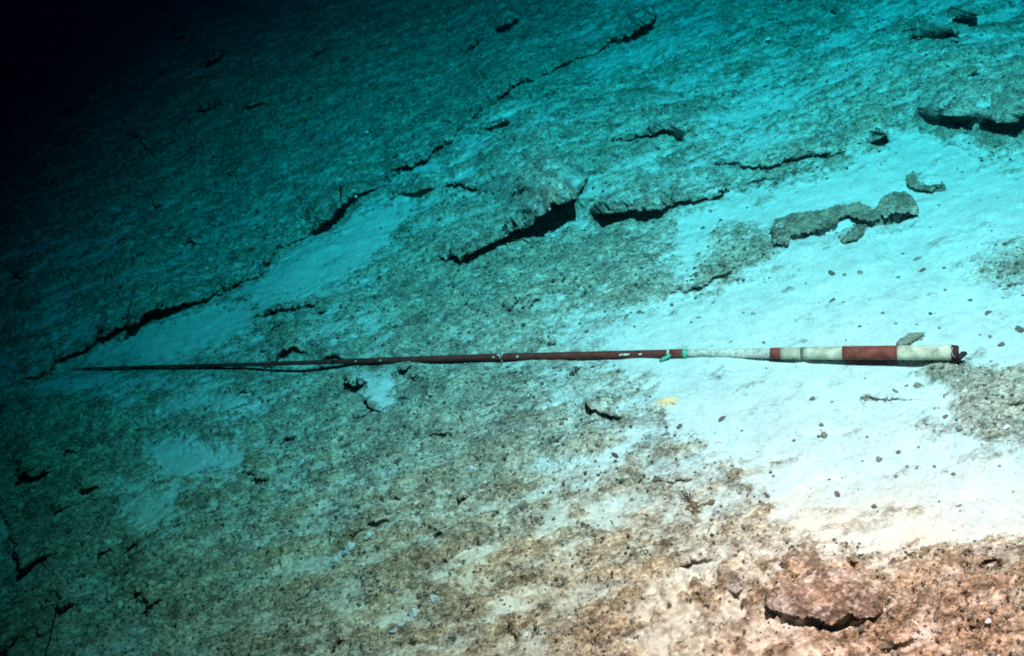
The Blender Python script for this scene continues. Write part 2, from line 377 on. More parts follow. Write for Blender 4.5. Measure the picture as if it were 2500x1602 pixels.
for k in range(150):
    cx = rng.uniform(-60, 2500); cy = rng.uniform(0, 1640)
    L = rng.uniform(12, 60); a = math.radians(rng.normal(25 if cy < 1000 else 14, 12)); w = rng.uniform(2.5, 6.5) * (1.5 if cy > 1100 else 1)
    iy = int(np.argmin((PXf - cx) ** 2 + (PYf - cy) ** 2)) if k < 0 else None
    dx, dy = math.cos(a) * L / 2, -math.sin(a) * L / 2
    LEDGES.append([(cx - dx, cy - dy, 1), (cx - dx * .3, cy - dy * .3 + rng.normal(0, 3), w), (cx + dx * .4, cy + dy * .4 + rng.normal(0, 3), w * .8), (cx + dx, cy + dy, 1), 'r'])
dY = np.zeros(len(WX), np.float32); lipn = 1.12 + .14 * gn(Xf / .07, Yf / .07, 101)
for led in LEDGES:
    rnd = led[-1] == 'r'
    if rnd: led = led[:-1]
    p = np.array(led, np.float32); wmax = p[:, 2].max(); pad = 5.0 * (3.6 * wmax + 10)
    idx = np.nonzero((WX > p[:, 0].min() - pad) & (WX < p[:, 0].max() + pad) & (WY > p[:, 1].min() - pad) & (WY < p[:, 1].max() + pad))[0]
    if len(idx) == 0: continue
    x, y = WX[idx], WY[idx]; best = np.full(len(idx), 1e9, np.float32); sg = np.ones(len(idx), np.float32); wl = np.ones(len(idx), np.float32); W0 = np.zeros(len(idx), np.float32); W1 = W0.copy(); ov = W0.copy()
    for i in range(len(p) - 1):
        ax, ay, aw = p[i]; bx, by, bw = p[i + 1]; dx, dy = bx - ax, by - ay
        qr = ((x - ax) * dx + (y - ay) * dy) / (dx * dx + dy * dy); q = np.clip(qr, 0, 1); o_ = 0
        if i == 0: o_ = o_ + np.maximum(-qr, 0) * math.hypot(dx, dy)
        if i == len(p) - 2: o_ = o_ + np.maximum(qr - 1, 0) * math.hypot(dx, dy)
        d = np.hypot(x - ax - q * dx, y - ay - q * dy); c = dx * (y - ay) - dy * (x - ax)
        m_ = d < best; best = np.where(m_, d, best); sg = np.where(m_, np.where(c < 0, 1, -1), sg); ov = np.where(m_, o_, ov); k_ = 1 / (d + 3) ** 4; W0 += k_; W1 += k_ * (aw + q * (bw - aw))
    wl = W1 / W0; s = best * sg; w = np.maximum(wl * (1.0 if rnd else 1.1), .6) * np.exp(-(ov / (5 + .9 * np.maximum(s, 0))) ** 2) + .01
    if rnd: w = w * (1 - sstep(.35, .7, crisp[idx]))+.2
    yy = np.maximum(Yf[idx], .35); wm = w * Tf[idx] / F; sin_e = H / np.sqrt(H * H + yy * yy); cot = yy / H
    g = wm / sin_e; h = g / np.clip(.1875 * yy + .33, .45, 3) * lipn[idx]
    q = -s / w; inb = (q >= 0) & (q <= 1)
    qs = [0, .10, .28, .5, 1.0]
    zt = np.interp(q, qs, [1, .72, .3, -.12, 0]) * h
    yt = np.interp(q, qs, [0, .35, .55, .35, 0])
    lipf = np.interp(q, [0, .10], [1, 0]); flf = np.interp(q, [.5, 1], [0, 1])
    Yt = -h * cot * lipf + yt * h - g * flf
    fall = np.exp(-np.maximum(s, 0) / (w * (1.6 + 1.9 * cot) + 20)) * (1 - sstep(pad * .6, pad * .95, best)) * np.exp(-(ov / (14 + .9 * best)) ** 2)
    Z[idx] += np.where(inb, zt, np.where(s > 0, h * fall, 0))
    dY[idx] += np.where(inb, Yt + q * g, np.where(s > 0, -h * cot * fall, 0))
    # the lip and a narrow rim behind it are bare rock
    rim = np.where((s > -w) & (s < 12), np.clip(w / 10, 0, 1) * np.exp(-np.maximum(s, 0) / 14), 0)
    sand[idx] *= (1 - .8 * rim)
for (cx, cy, a_, b_, dep) in ((1975,574,40,8,.035),(2050,558,30,8,.03),(2150,534,45,9,.045),(2215,520,40,8,.045), (2025,1522,48,14,.06), (2165,1470,10,24,.03)):
    Z -= dep * np.exp(-((WX - cx) / a_) ** 2 - ((WY - cy + .25 * (WX - cx)) / b_) ** 2)
inner = (np.abs(Vv) < 5000).ravel()
Z = np.where(inner, Z, .02 * r5); dY = np.where(inner, dY, 0)
GX = Xf; GY = Yf + dY; GZ = Z
co = np.stack([GX, GY, GZ], 1)
I = np.arange(NU * NV).reshape(NV, NU)
quads = np.stack([I[:-1, :-1], I[:-1, 1:], I[1:, 1:], I[1:, :-1]], -1).reshape(-1, 4)
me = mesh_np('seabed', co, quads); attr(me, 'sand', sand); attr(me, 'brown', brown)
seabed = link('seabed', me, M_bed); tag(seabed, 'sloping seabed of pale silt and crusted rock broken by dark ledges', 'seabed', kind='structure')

def gidx(x, y):
    a, b = x - 1250, 801 - y
    u = a * CR + b * SR; v = -a * SR + b * CR
    i = int(np.clip(np.searchsorted(ui, u / F), 0, NU - 1)); j = int(np.clip(np.searchsorted(V_row, v), 0, NV - 1)); return j * NU + i
def ground_z(x, y): return float(GZ[gidx(x, y)])
def on_bed(x, y, lift=0.0):
    z = ground_z(x, y) + lift; return at(x, y, z), depth_at(x, y, z) / F     # point, metres per photo pixel

# loose grains and shell grit lying on the crust: nobody could count them
vis = np.nonzero((PXf > -60) & (PXf < 2560) & (PYf > -40) & (PYf < 1650) & (Tf < 6.0) & (dp > 16))[0]
wgt = (1.03 - crisp[vis]) ** 1.5; wgt = wgt / wgt.sum()
def grit(n, smin, smax, name, mat, seed, lift, power=2.2):
    r = np.random.default_rng(seed); pick = r.choice(vis, n, p=wgt)
    base = np.array([(1, 0, 0), (-1, 0, 0), (0, 1, 0), (0, -1, 0), (0, 0, 1), (0, 0, -1)], np.float32)
    tri = np.array([(0, 2, 4), (2, 1, 4), (1, 3, 4), (3, 0, 4), (2, 0, 5), (1, 2, 5), (3, 1, 5), (0, 3, 5)], np.int32)
    s = (smin + (smax - smin) * r.random(n) ** power) * np.clip(Tf[pick] / 3.0, .7, 1.5)
    v = base[None] * r.uniform(.5, 1.3, (n, 6, 1)) * s[:, None, None]
    v[:, :, 2] *= .6
    a = r.uniform(0, 6.28, n); ca, sa = np.cos(a)[:, None], np.sin(a)[:, None]
    vx = v[:, :, 0] * ca - v[:, :, 1] * sa; vy = v[:, :, 0] * sa + v[:, :, 1] * ca; v = np.stack([vx, vy, v[:, :, 2]], 2)
    c = co[pick] + np.stack([r.normal(0, .004, n), r.normal(0, .004, n), s * lift], 1)
    v = v + c[:, None]
    f = tri[None] + (np.arange(n) * 6)[:, None, None]
    o = link(name, mesh_np(name, v.reshape(-1, 3), f.reshape(-1, 3), False), mat)
    return o
M_grit_l = speck_material('pale_grit', (.62, .58, .47), .4, 45)
M_grit_d = speck_material('dark_grit', (.13, .115, .09), .5, 45)
g1 = grit(26000, .0016, .0060, 'shell_grit', M_grit_l, 3, .3, 2.6); tag(g1, 'pale grains of shell grit scattered over the crusted rock', 'grit', kind='stuff')
g2 = grit(15000, .002, .0085, 'rock_grit', M_grit_d, 5, .2, 2.4); tag(g2, 'dark rock crumbs scattered over the crusted rock', 'grit', kind='stuff')

icb = bmesh.new(); bmesh.ops.create_icosphere(icb, subdivisions=2, radius=1)
IV = np.array([v.co[:] for v in icb.verts], np.float32); IF = np.array([[v.index for v in f.verts] for f in icb.faces], np.int32); icb.free()
def rubble(n, smin, smax, name, mat, seed, wts, power, sink=.1):
    r = np.random.default_rng(seed); pick = r.choice(vis, n, p=wts / wts.sum())
    s = (smin + (smax - smin) * r.random(n) ** power) * np.clip(Tf[pick] / 3.0, .7, 1.4)
    ph = r.uniform(0, 6.3, (n, 4, 1)); b = IV[None]
    k = 1 + .2 * np.sin(3 * b[..., 0] + ph[:, 0]) + .18 * np.sin(4 * b[..., 1] + ph[:, 1]) + .15 * np.sin(7 * b[..., 2] + 5 * b[..., 0] + ph[:, 2])
    v = b * k[..., None] * np.stack([r.uniform(.8, 1.6, n), r.uniform(.5, 1.0, n), r.uniform(.35, .75, n)], 1)[:, None] * s[:, None, None]
    a = r.normal(0, .6, n); ca, sa = np.cos(a)[:, None], np.sin(a)[:, None]
    v = np.stack([v[..., 0] * ca - v[..., 1] * sa, v[..., 0] * sa + v[..., 1] * ca, v[..., 2]], 2)
    v = v + (co[pick] + np.stack([np.zeros(n), np.zeros(n), s * sink], 1))[:, None]
    f = IF[None] + (np.arange(n) * len(IV))[:, None, None]
    return link(name, mesh_np(name, v.reshape(-1, 3), f.reshape(-1, 3), False), mat)
cw = crisp[vis]
g3 = rubble(1000, .004, .013, 'crust_rubble', M_crust, 11, (1.02 - cw) ** 2 * (1 + 1.0 * (PYf[vis] > 1050)), 2.4, -.2); tag(g3, 'knobbly lumps of crust strewn over the rock and grit', 'rubble', kind='stuff')
g4 = rubble(420, .0022, .0065, 'silt_specks', M_stone_g, 12, np.exp(-((cw - .75) / .3) ** 2) + .05, 2.5, .3); tag(g4, 'small dark specks strewn over the pale silt', 'rubble', kind='stuff')
# ------------------------------------------------------------------ raised rocks lying on the silt
def slab(name, poly, th, label, cat, seed, res=1.6, mat=None, dome=.0, z_off=0.0, lip=16, rag=1.0):
    p = np.array(poly, float); x0, y0_, x1, y1_ = p[:, 0].min() - 6, p[:, 1].min() - 6, p[:, 0].max() + 6, p[:, 1].max() + 6
    xs = np.arange(x0, x1, res); ys = np.arange(y0_, y1_, res); gx, gy = np.meshgrid(xs, ys)
    W = np.array([[at(a, b) for a in (x0, x1)] for b in (y0_, y1_)])
    # ground positions of the lattice
    a_ = (gx - 1250) / F; b_ = (801 - gy) / F
    zz = ground_z(p[:, 0].mean(), p[:, 1].mean()) + th
    dx = fwd.x + right.x * a_ + upv.x * b_; dy = fwd.y + right.y * a_ + upv.y * b_; dz = fwd.z + right.z * a_ + upv.z * b_
    t = (H - zz) / (-dz); wx, wy = dx * t, dy * t
    qx = gx + rag * 9 * fbm(wx / .035, wy / .035, 3, seed, .6); qy = gy + rag * 7 * fbm(wx / .03, wy / .03, 3, seed + 1, .6)
    d = np.full(gx.shape, 1e9); ins = np.zeros(gx.shape, bool)
    for i in range(len(p)):
        ax, ay = p[i]; bx, by = p[(i + 1) % len(p)]; ex, ey = bx - ax, by - ay
        q = np.clip(((qx - ax) * ex + (qy - ay) * ey) / (ex * ex + ey * ey), 0, 1)
        d = np.minimum(d, np.hypot(qx - ax - q * ex, qy - ay - q * ey))
        ins ^= ((ay > qy) != (by > qy)) & (qx < (bx - ax) * (qy - ay) / (by - ay + 1e-9) + ax)
    sd = np.where(ins, d, -d)
    top = zz + th * (-.35 * np.exp(-np.maximum(sd, 0) / (lip * .35)) + dome * (1 - np.exp(-np.maximum(sd, 0) / (lip * 2)))) + .010 * min(rag, 2) * fbm(wx / .05, wy / .03, 3, seed + 4, .6) + .005 * gn(wx / .011, wy / .009, seed + 6)
    n0 = gx.size; idx = np.arange(n0).reshape(gx.shape); q = np.stack([idx[:-1, :-1], idx[1:, :-1], idx[1:, 1:], idx[:-1, 1:]], -1).reshape(-1, 4)
    ok = ins.ravel()[q].all(1); q = q[ok]
    if len(q) == 0: return None
    vs = np.unique(q); remap = -np.ones(n0, int); remap[vs] = np.arange(len(vs)); q = remap[q]
    cc = np.stack([wx.ravel()[vs], wy.ravel()[vs], top.ravel()[vs]], 1)
    # boundary edges -> wall tucked in under the rock
    e = np.concatenate([q[:, [0, 1]], q[:, [1, 2]], q[:, [2, 3]], q[:, [3, 0]]]); key = {}
    for a, b in e: key[(int(a), int(b))] = 1
    be = [(a, b) for (a, b) in key if (b, a) not in key]
    bv = sorted({v for ed in be for v in ed}); mp_ = {v: i for i, v in enumerate(bv)}
    cen = cc.mean(0); nb = len(bv); B = cc[bv].copy()
    # inward direction from the boundary edges' normals
    nrm = np.zeros((nb, 2))
    for a, b in be:
        ed = cc[b] - cc[a]; nn = np.array([-ed[1], ed[0]]); nrm[mp_[a]] += nn; nrm[mp_[b]] += nn
    nrm /= np.linalg.norm(nrm, axis=1)[:, None] + 1e-9
    test = ((cen[:2] - B[:, :2]) * nrm).sum(1).mean(); nrm *= 1 if test > 0 else -1
    nbr = {v: [] for v in bv}
    for a, b in be: nbr[a].append(mp_[b]); nbr[b].append(mp_[a])
    for _ in range(12): nrm = np.array([(nrm[i] + sum(nrm[k] for k in nbr[v])) for i, v in enumerate(bv)]); nrm /= np.linalg.norm(nrm, axis=1)[:, None] + 1e-9
    L1 = B.copy(); L1[:, :2] += nrm * th * .8; L1[:, 2] -= th * .35
    L2 = B.copy(); L2[:, :2] += nrm * th * 1.3; L2[:, 2] -= th * 1.8
    n1 = len(cc); allc = np.concatenate([cc, L1, L2])
    w_ = [(a, b, n1 + mp_[b], n1 + mp_[a]) for a, b in be] + [(n1 + mp_[a], n1 + mp_[b], n1 + nb + mp_[b], n1 + nb + mp_[a]) for a, b in be]
    allf = np.concatenate([q, np.array(w_)])
    org = np.array([cen[0], cen[1], zz - th]); allc = allc - org
    me = mesh_np(name, allc, allf); o = link(name, me, mat or M_crust); o.location = org
    return tag(o, label, cat)
slab('rock_slab', [(1882,560),(1888,530),(1925,517),(1990,510),(2060,492),(2100,490),(2130,505),(2160,470),(2190,458),(2225,470),(2245,500),(2246,512),(2200,514),(2150,524),(2125,538),(2095,532),(2075,520),(2055,532),(2030,545),(2000,558),(1975,566),(1935,568),(1925,592),(1890,590)], .042, 'long grey-brown crusted rock slab lying on bright cyan silt with a black shadow under its lower edge', 'rock', 120, rag=1.25, lip=10)
slab('rock_fragment', [(2212,424),(2236,418),(2242,440),(2268,450),(2305,441),(2302,452),(2275,466),(2240,460),(2214,448)], .016, 'small hooked rock fragment just above the upper end of the long crusted slab', 'rock', 130, lip=8)
slab('rock_fragment', [(2065,566),(2090,545),(2118,548),(2112,566),(2095,582),(2062,590),(2050,584)], .012, 'flat grey rock fragment half sunk in silt just below the long crusted slab', 'rock', 140, lip=8)
slab('crusted_boulder', [(1865,1440),(1900,1410),(1960,1400),(2000,1380),(2050,1385),(2090,1395),(2130,1425),(2158,1455),(2160,1485),(2135,1508),(2080,1500),(2050,1512),(2005,1520),(1980,1500),(1920,1500),(1880,1480)], .026, 'brown crusted boulder with a black hollow under its lower edge', 'boulder', 150, dome=.9, mat=M_crust_b, lip=24, rag=2.6)
slab('rock_fragment', [(1900,1362),(1935,1338),(1975,1330),(1995,1345),(2015,1375),(2005,1395),(1970,1392),(1955,1368),(1915,1375)], .022, 'angular olive-brown rock sticking up above the brown crusted boulder', 'rock', 160, lip=8, mat=M_crust_b)
slab('rock_fragment', [(2183,838),(2196,826),(2215,812),(2245,806),(2262,812),(2240,822),(2222,836),(2205,846)], .020, 'thin grey rock splinter propped against the top of the cream pole end', 'rock', 170, lip=8, mat=M_stone_g)
slab('rock_fragment', [(1748,1385),(1768,1378),(1790,1392),(1820,1400),(1815,1430),(1795,1448),(1770,1430),(1755,1410)], .018, 'brown V-shaped rock fragment on silt left of the crusted boulder', 'rock', 180, lip=8, mat=M_crust_b)

# ------------------------------------------------------------------ pebbles
def pebble_mesh(name, seed, sub=2):
    bm = bmesh.new(); bmesh.ops.create_icosphere(bm, subdivisions=sub, radius=1)
    r = random.Random(seed); ph = [r.uniform(0, 6) for _ in range(6)]
    for v in bm.verts:
        c = v.co; k = 1 + .16 * math.sin(3 * c.x + ph[0]) + .14 * math.sin(4 * c.y + ph[1]) + .12 * math.sin(5 * c.z + 3 * c.x + ph[2]) + .08 * math.sin(9 * c.y + 7 * c.z + ph[3])
        v.co = c * k
    for f in bm.faces: f.smooth = r.random() < .5
    me = bpy.data.meshes.new(name); bm.to_mesh(me); bm.free(); return me
PM = {(k, i): pebble_mesh('pebble', i + 10 * j) for j, k in enumerate('dgs') for i in range(4)}
for (k, i), me_ in PM.items(): me_.materials.append({'d': M_stone, 'g': M_stone_g, 's': M_shell}[k])
def pebble(x, y, w, h, label, kind='d', ang=0, name=None, cat=None, group=None, n=[0]):
    n[0] += 1
    pos, mpp = on_bed(x, y)
    me_ = PM[(kind, n[0] % 4)]
    o = link(name or ('shell' if kind == 's' else 'pebble'), me_)
    rx, rz = w * mpp / 2 * .8, h * mpp / 2 * .8
    o.scale = (rx, max(rz, rx * .35) * 1.05, rz * .8); o.location = pos + Vector((0, 0, rz * .08))
    o.rotation_euler = (random.uniform(-.2, .2), random.uniform(-.2, .2), math.radians(ang) + ROLL * .9)
    return tag(o, label, cat or ('shell' if kind == 's' else 'pebble'), group)
PEB = [
 (2030,668,15,20,'dark upright pebble at the left of the trio below the long slab','d',0),
 (2062,672,16,12,'greenish small pebble at the right of a split cluster below the long slab','g',0),
 (2100,666,18,14,'rounded tan pebble alone on silt right of the split pebble cluster','g',20),
 (2240,632,24,13,'wedge-shaped grey pebble above a thin flat one, right of the long slab','g',-25),
 (2252,660,28,9,'thin flat dark pebble lying level under a wedge-shaped one','d',0),
 (2305,655,10,11,'tiny dark pebble between the thin flat pebble and the grey rubble at the frame edge','d',0),
 (2204,620,9,7,'tiny dark pebble up and left of the wedge-shaped pebble','d',0),
 (2030,735,28,10,'flat brown chip on silt above the red-banded pole end','d',0),
 (2060,739,14,8,'small tan chip touching the right of the flat brown chip','g',0),
 (2155,765,10,10,'tiny dark pebble midway between the flat brown chip and the cream pole end','d',0),
 (2412,765,28,13,'brown pebble near the frame edge, above the pole tip','d',-10),
 (1561,763,15,13,'reddish pebble above the red end of the thin pole section','d',0),
 (1530,772,26,9,'flat brown chip left of the reddish pebble above the pole','g',10),
 (1716,557,17,11,'brown pebble on the bright silt patch under the middle ledge','d',10),
 (1866,618,13,11,'round grey pebble, left of a pair near the lower left tip of the long slab','g',0),
 (1886,619,12,10,'round brown pebble, right of a pair near the lower left tip of the long slab','d',0),
 (1640,745,12,10,'small dark pebble on silt over the green tape of the pole','d',0),
 (2444,842,22,13,'oval brown pebble lying right of the pole tip','d',-10),
 (2418,822,11,9,'small tan pebble up and left of the oval brown pebble by the pole tip','g',0),
 (2393,818,10,8,'faint small pebble next to the silt right above the pole tip','g',0),
 (2488,806,26,22,'large brown pebble cut by the frame edge, level with the pole tip','d',0),
 (1983,975,21,13,'dark blue-grey pebble on the bright silt below the second cream band','d',0),
 (2240,942,30,18,'large grey pebble below the shadow of the cream pole end','g',0),
 (2213,942,16,6,'thin dark chip just left of the large grey pebble','d',0),
 (2187,956,12,19,'upright brown pebble down and left of the large grey one','g',0),
 (2106,977,18,11,'brown pebble at the left end of a long furrow in the silt','d',-15),
 (1763,1022,34,11,'long flat reddish chip on silt right of the orange sea star','d',0),
 (1659,1041,19,13,'dark pebble on silt below and right of the orange sea star','d',15),
 (1579,1068,17,9,'small flat pebble below the orange sea star','g',0),
 (2005,1038,14,12,'dark pebble, upper of a close pair in the brightest silt','d',0),
 (2012,1063,22,19,'lumpy tan pebble, lower of a close pair in the brightest silt','g',-30),
 (1938,1076,11,8,'tiny dark pebble left of the close pair in the brightest silt','d',0),
 (2117,1068,9,8,'tiny dark pebble right of the close pair in the brightest silt','d',0),
 (1461,1087,20,21,'squat brown pebble on grey grit under the forked dark crack','d',0),
 (1502,1112,11,22,'slim upright pebble right of the squat brown pebble','d',20),
 (2193,1104,15,12,'small brown pebble up and right of a larger tan one in the lower silt','d',0),
 (2147,1121,23,16,'larger tan pebble halfway between bright silt and grey clump','g',0),
 (2214,1141,14,10,'small dark pebble, left one of a row of three in the lower silt','d',0),
 (2281,1139,11,8,'small flat pebble, middle one of a row of three in the lower silt','d',0),
 (2327,1159,14,13,'black rounded pebble, right one of a row of three in the lower silt','d',0),
 (2043,1208,21,18,'biggest black pebble on the lower silt, above the boulder','d',-20),
 (2134,1237,17,15,'black notched pebble right of the biggest black pebble','d',0),
 (1873,1211,13,19,'upright brown pebble right of the tufted brown creature','d',0),
 (1602,1170,22,14,'brown pebble up and left of the tufted brown creature','d',0),
 (1735,1193,12,11,'round dark pebble just right of the arms of the tufted creature','d',0),
 (1585,1268,22,19,'greenish brown pebble down and left of the tufted creature','g',0),
 (1816,1286,13,15,'brown pebble down and right of the tufted creature','g',0),
 (1866,1301,13,12,'small brown pebble above a red-tinted one over the boulder','d',0),
 (1856,1322,16,10,'red-tinted flat pebble over the boulder, below a small brown one','d',0),
 (2178,1373,32,15,'triangular red-brown pebble on silt right above the boulder','d',0),
 (1365,1152,30,10,'reddish flat chip on grit, left of a similar shorter one','d',8),
 (1408,1141,22,9,'shorter reddish chip on grit, right of a similar longer one','d',15),
 (1634,1476,14,12,'lone dark pebble on pale silt at the left of the bottom rocks','d',0),
 (1692,1418,26,14,'dark pebble with a bright lower rim, upper left of the bottom rocks','d',25),
 (2342,1045,22,16,'tan pebble at the lower left rim of the grey clump','g',0),
 (2308,1017,18,10,'brown pebble on silt left of the grey clump','d',0),
 (972,1125,30,14,'dark wedge pebble standing on the gritty bed in the middle of the lower bed','d',0),
 (832,1072,22,12,'dark oval pebble in the greenish silt patch below the pole','d',0),
 (895,323,13,12,'bright white shell on the dim teal slope above the long fault','s',0),
 (1352,453,14,11,'bright white shell on the rock right above the widest black gap','s',0),
 (1997,563,14,18,'left of two white shells under the edge of the long slab','s',0),
 (2019,568,16,16,'right of two white shells under the edge of the long slab','s',20),
 (1152,1143,13,16,'white shell chip on grey grit below the middle of the pole','s',30),
 (240,1091,24,10,'slender white shell on the dark bed under the thin pole end','s',35),
 (868,480,10,10,'small white shell perched in the long black fault','s',0),
 (1645,138,11,9,'small pale shell on the upper slope, lower of a spaced pair','s',0),
 (1876,95,18,13,'larger pale shell on the upper slope, below the smooth silt tongue','s',0),
 (2457,1043,22,12,'cream shell on the grey clump by the frame edge','s',0),
 (1293,1310,9,9,'tiny white shell on tan grit left of the tufted creature','s',0),
 (2412,1518,20,16,'bright cream shell on the brown crust of the bottom corner','s',0),
 (1282,1552,24,14,'pale shell beside a tan pebble on the bottom grit','s',0),
 (1307,1548,22,26,'tan rounded pebble beside a pale shell on the bottom grit','g',0),
 (900,708,9,7,'tiny white shell on the teal silt wedge','s',20),
]
for t_ in PEB: pebble(*t_)

# ------------------------------------------------------------------ tubes
def tube(name, pts, rads, mat, parent=None, seg=16, cap=True, org=Vector((0, 0, 0)), rag=0.0, seed=0):
    n = len(pts); co_ = []; r = random.Random(seed)
    for i, (p, ra) in enumerate(zip(pts, rads)):
        d = (pts[min(i + 1, n - 1)] - pts[max(i - 1, 0)]).normalized(); s_ = d.cross(Vector((0, 0, 1)))
        if s_.length < 1e-4: s_ = Vector((1, 0, 0))
        s_.normalize(); u_ = s_.cross(d)
        for k in range(seg):
            a = 2 * math.pi * k / seg; rr = ra * (1 + rag * r.uniform(-1, 1)); co_.append(p + s_ * math.cos(a) * rr + u_ * math.sin(a) * rr - org)
    bm = bmesh.new(); vs = [bm.verts.new(c) for c in co_]
    for i in range(n - 1):
        for k in range(seg):
            bm.faces.new((vs[i * seg + k], vs[i * seg + (k + 1) % seg], vs[(i + 1) * seg + (k + 1) % seg], vs[(i + 1) * seg + k]))
    if cap: bm.faces.new(vs[:seg][::-1]); bm.faces.new(vs[-seg:])
    bmesh.ops.recalc_face_normals(bm, faces=bm.faces)
    for f in bm.faces: f.smooth = len(f.verts) < 6
    me_ = bpy.data.meshes.new(name); bm.to_mesh(me_); bm.free()
    return link(name, me_, mat, parent)

# ------------------------------------------------------------------ the banded pole
KX = np.array([176, 474, 640, 735, 811, 1000, 1200, 1450, 1670, 1900, 2100, 2341.])
KY = np.array([900, 893.0, 889.5, 886, 883.5, 878, 872, 867, 862.5, 862.8, 861.5, 860.5])
KD = np.array([4.5, 8.5, 10, 11, 12, 15, 17, 18.5, 20, 28, 34, 37.])
KZ = np.array([.010, .018, .030, .034, .029, .020, .018, .015, .013, .024, .038, .052])
def pole_at(x, dia=1.0):
    y = float(np.interp(x, KX, KY)); z = float(np.interp(x, KX, KZ)); d = float(np.interp(x, KX, KD)) * dia
    return at(x, y, z), d / 2 * depth_at(x, y, z) / F
root = empty('banded_pole', pole_at(2341)[0], 'long thin tapering pole with dark red and cream bands lying across the seabed', 'pole')
O = root.location.copy()
def band(name, x0, x1, mat, d0=1.0, d1=None, rag=.012, label=None, seg=24):
    n = max(2, int((x1 - x0) / 14) + 1); xs = np.linspace(x0, x1, n); d1 = d1 or d0
    pr = [pole_at(x, d0 + (d1 - d0) * i / (n - 1)) for i, x in enumerate(xs)]
    o = tube(name, [p for p, _ in pr], [r for _, r in pr], mat, root, seg, True, O, rag, int(x0))
    if label: o['label'] = label
    return o
band('pole_tip', 176, 210, M_darkred, .45, .95)
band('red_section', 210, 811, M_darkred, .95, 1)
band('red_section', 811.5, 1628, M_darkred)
band('joint_ring', 1628.5, 1635, M_coat, 1.12)
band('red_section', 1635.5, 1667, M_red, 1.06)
band('green_ring', 1667.5, 1677, M_green, 1.15, label='bright green tape ring')
band('silted_section', 1677.5, 1881, M_siltcoat, .88, rag=.05, label='pale section half covered with silt')
band('red_band', 1881.5, 1906, M_red, 1.0)
band('cream_band', 1906.5, 1955, M_cream, 1.0)
band('joint_ring', 1955.5, 1960, M_joint, 1.03, label='dull grey joint between two cream bands')
band('cream_band', 1961.5, 2057, M_cream, 1.0)
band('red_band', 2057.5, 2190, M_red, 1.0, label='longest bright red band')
band('cream_band', 2190.5, 2322, M_cream, 1.02)
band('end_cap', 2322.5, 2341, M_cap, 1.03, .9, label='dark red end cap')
def px_tube(name, pts, dpx, mat, parent=None, org=Vector((0, 0, 0)), seg=8):
    P_ = [at(*p) for p in pts]; dpx = dpx if isinstance(dpx, (list, tuple)) else [dpx] * len(pts)
    return tube(name, P_, [d / 2 * depth_at(*p) / F for d, p in zip(dpx, pts)], mat, parent, seg, True, org)
px_tube('hook', [(2337,884,.03),(2343,872,.035),(2352,864,.04),(2360,862,.04)], [10,14,15,8], M_black, root, O)
px_tube('wire', [(2358,873,.03),(2372,879,.028)], 2.2, M_black, root, O)
px_tube('cap_rim', [(2326,848,.082),(2323,858,.076),(2326,868,.066),(2333,873,.06)], 1.6, M_coat, root, O)
tape = px_tube('tape_scrap', [(1612,880,.006),(1622,875,.010),(1632,871,.014),(1638,866,.018)], [8,9,7,4], M_green, root, O); tape['label'] = 'torn green tape scrap hanging off the joint'
for i, (cx, w_) in enumerate([(1516,7),(1524,6),(1532,7),(1562,5),(1205,4),(1263,5),(930,6),(870,5)]):
    p, r_ = pole_at(cx); q_ = p + Vector((0, -.75, .65)) * r_
    o = link('crust_patch', PM[('s', i % 4)], None, root); o.location = q_ - O; o.scale = (r_ * w_ * .09, r_ * .22, r_ * .2)

# pale branched twig caught on the pole
p_, r_ = pole_at(1222)
tw = empty('branched_twig', p_, 'tiny pale branched twig caught on the thin red part of the pole', 'twig')
zt_ = p_.z + r_
for nm, pts in (('stem', [(1226,884,.004),(1221,873,.024),(1217,864,.034)]), ('branch', [(1221,873,.024),(1226,864,.036),(1229,859,.04)]), ('branch', [(1219,868,.030),(1212,866,.034)])):
    px_tube(nm, pts, [3.2] * (len(pts) - 1) + [1.6], M_shell, tw, p_, 6)
# thin cord on the dark bed
cord_pts = [(140,1470),(136,1500),(128,1530),(122,1560),(112,1590),(108,1625)]
cd = tube('cord', [on_bed(a, b, .012)[0] for a, b in cord_pts], [.0022] * 6, M_black, None, 6); tag(cd, 'thin dark cord on the bed in the lower corner under the thin pole end', 'cord')

# ------------------------------------------------------------------ sea star
ctr, mpp = on_bed(1625, 979, .007)
bm = bmesh.new()
tips = [(1590,992,8),(1594,981,7),(1652,967,10),(1664,974,8),(1656,987,7),(1610,1000,9),(1621,999,7),(1638,994,8)]
for tx, ty, wpx in tips:
    e_ = on_bed(tx, ty, .004)[0] - ctr; L_ = e_.length; d_ = e_.normalized(); s_ = d_.cross(Vector((0, 0, 1))).normalized(); rows = []
    for k in range(7):
        f = k / 6; w_ = wpx * mpp * .62 * (1 - .72 * f) ; c_ = d_ * L_ * f + s_ * .003 * math.sin(f * 3 + tx); hh = .007 * (1 - .6 * f)
        rows.append([bm.verts.new(c_ + s_ * w_ * math.cos(a) + Vector((0, 0, hh * math.sin(a) - .004 * f))) for a in np.linspace(-.4, math.pi + .4, 8)])
    for a, b in zip(rows[:-1], rows[1:]):
        for k in range(7): bm.faces.new((a[k], a[k + 1], b[k + 1], b[k]))
    bm.faces.new(rows[-1])
s0 = bmesh.ops.create_icosphere(bm, subdivisions=3, radius=1)
for v in s0['verts']: v.co = Vector((v.co.x * 15 * mpp, v.co.y * 9 * mpp, v.co.z * .010))
bmesh.ops.recalc_face_normals(bm, faces=bm.faces)
for f in bm.faces: f.smooth = True
me_ = bpy.data.meshes.new('sea_star'); bm.to_mesh(me_); bm.free()
st = link('sea_star', me_, M_star); st.location = ctr; tag(st, 'pale orange sea star with several short arms on silt below the pole', 'sea star')

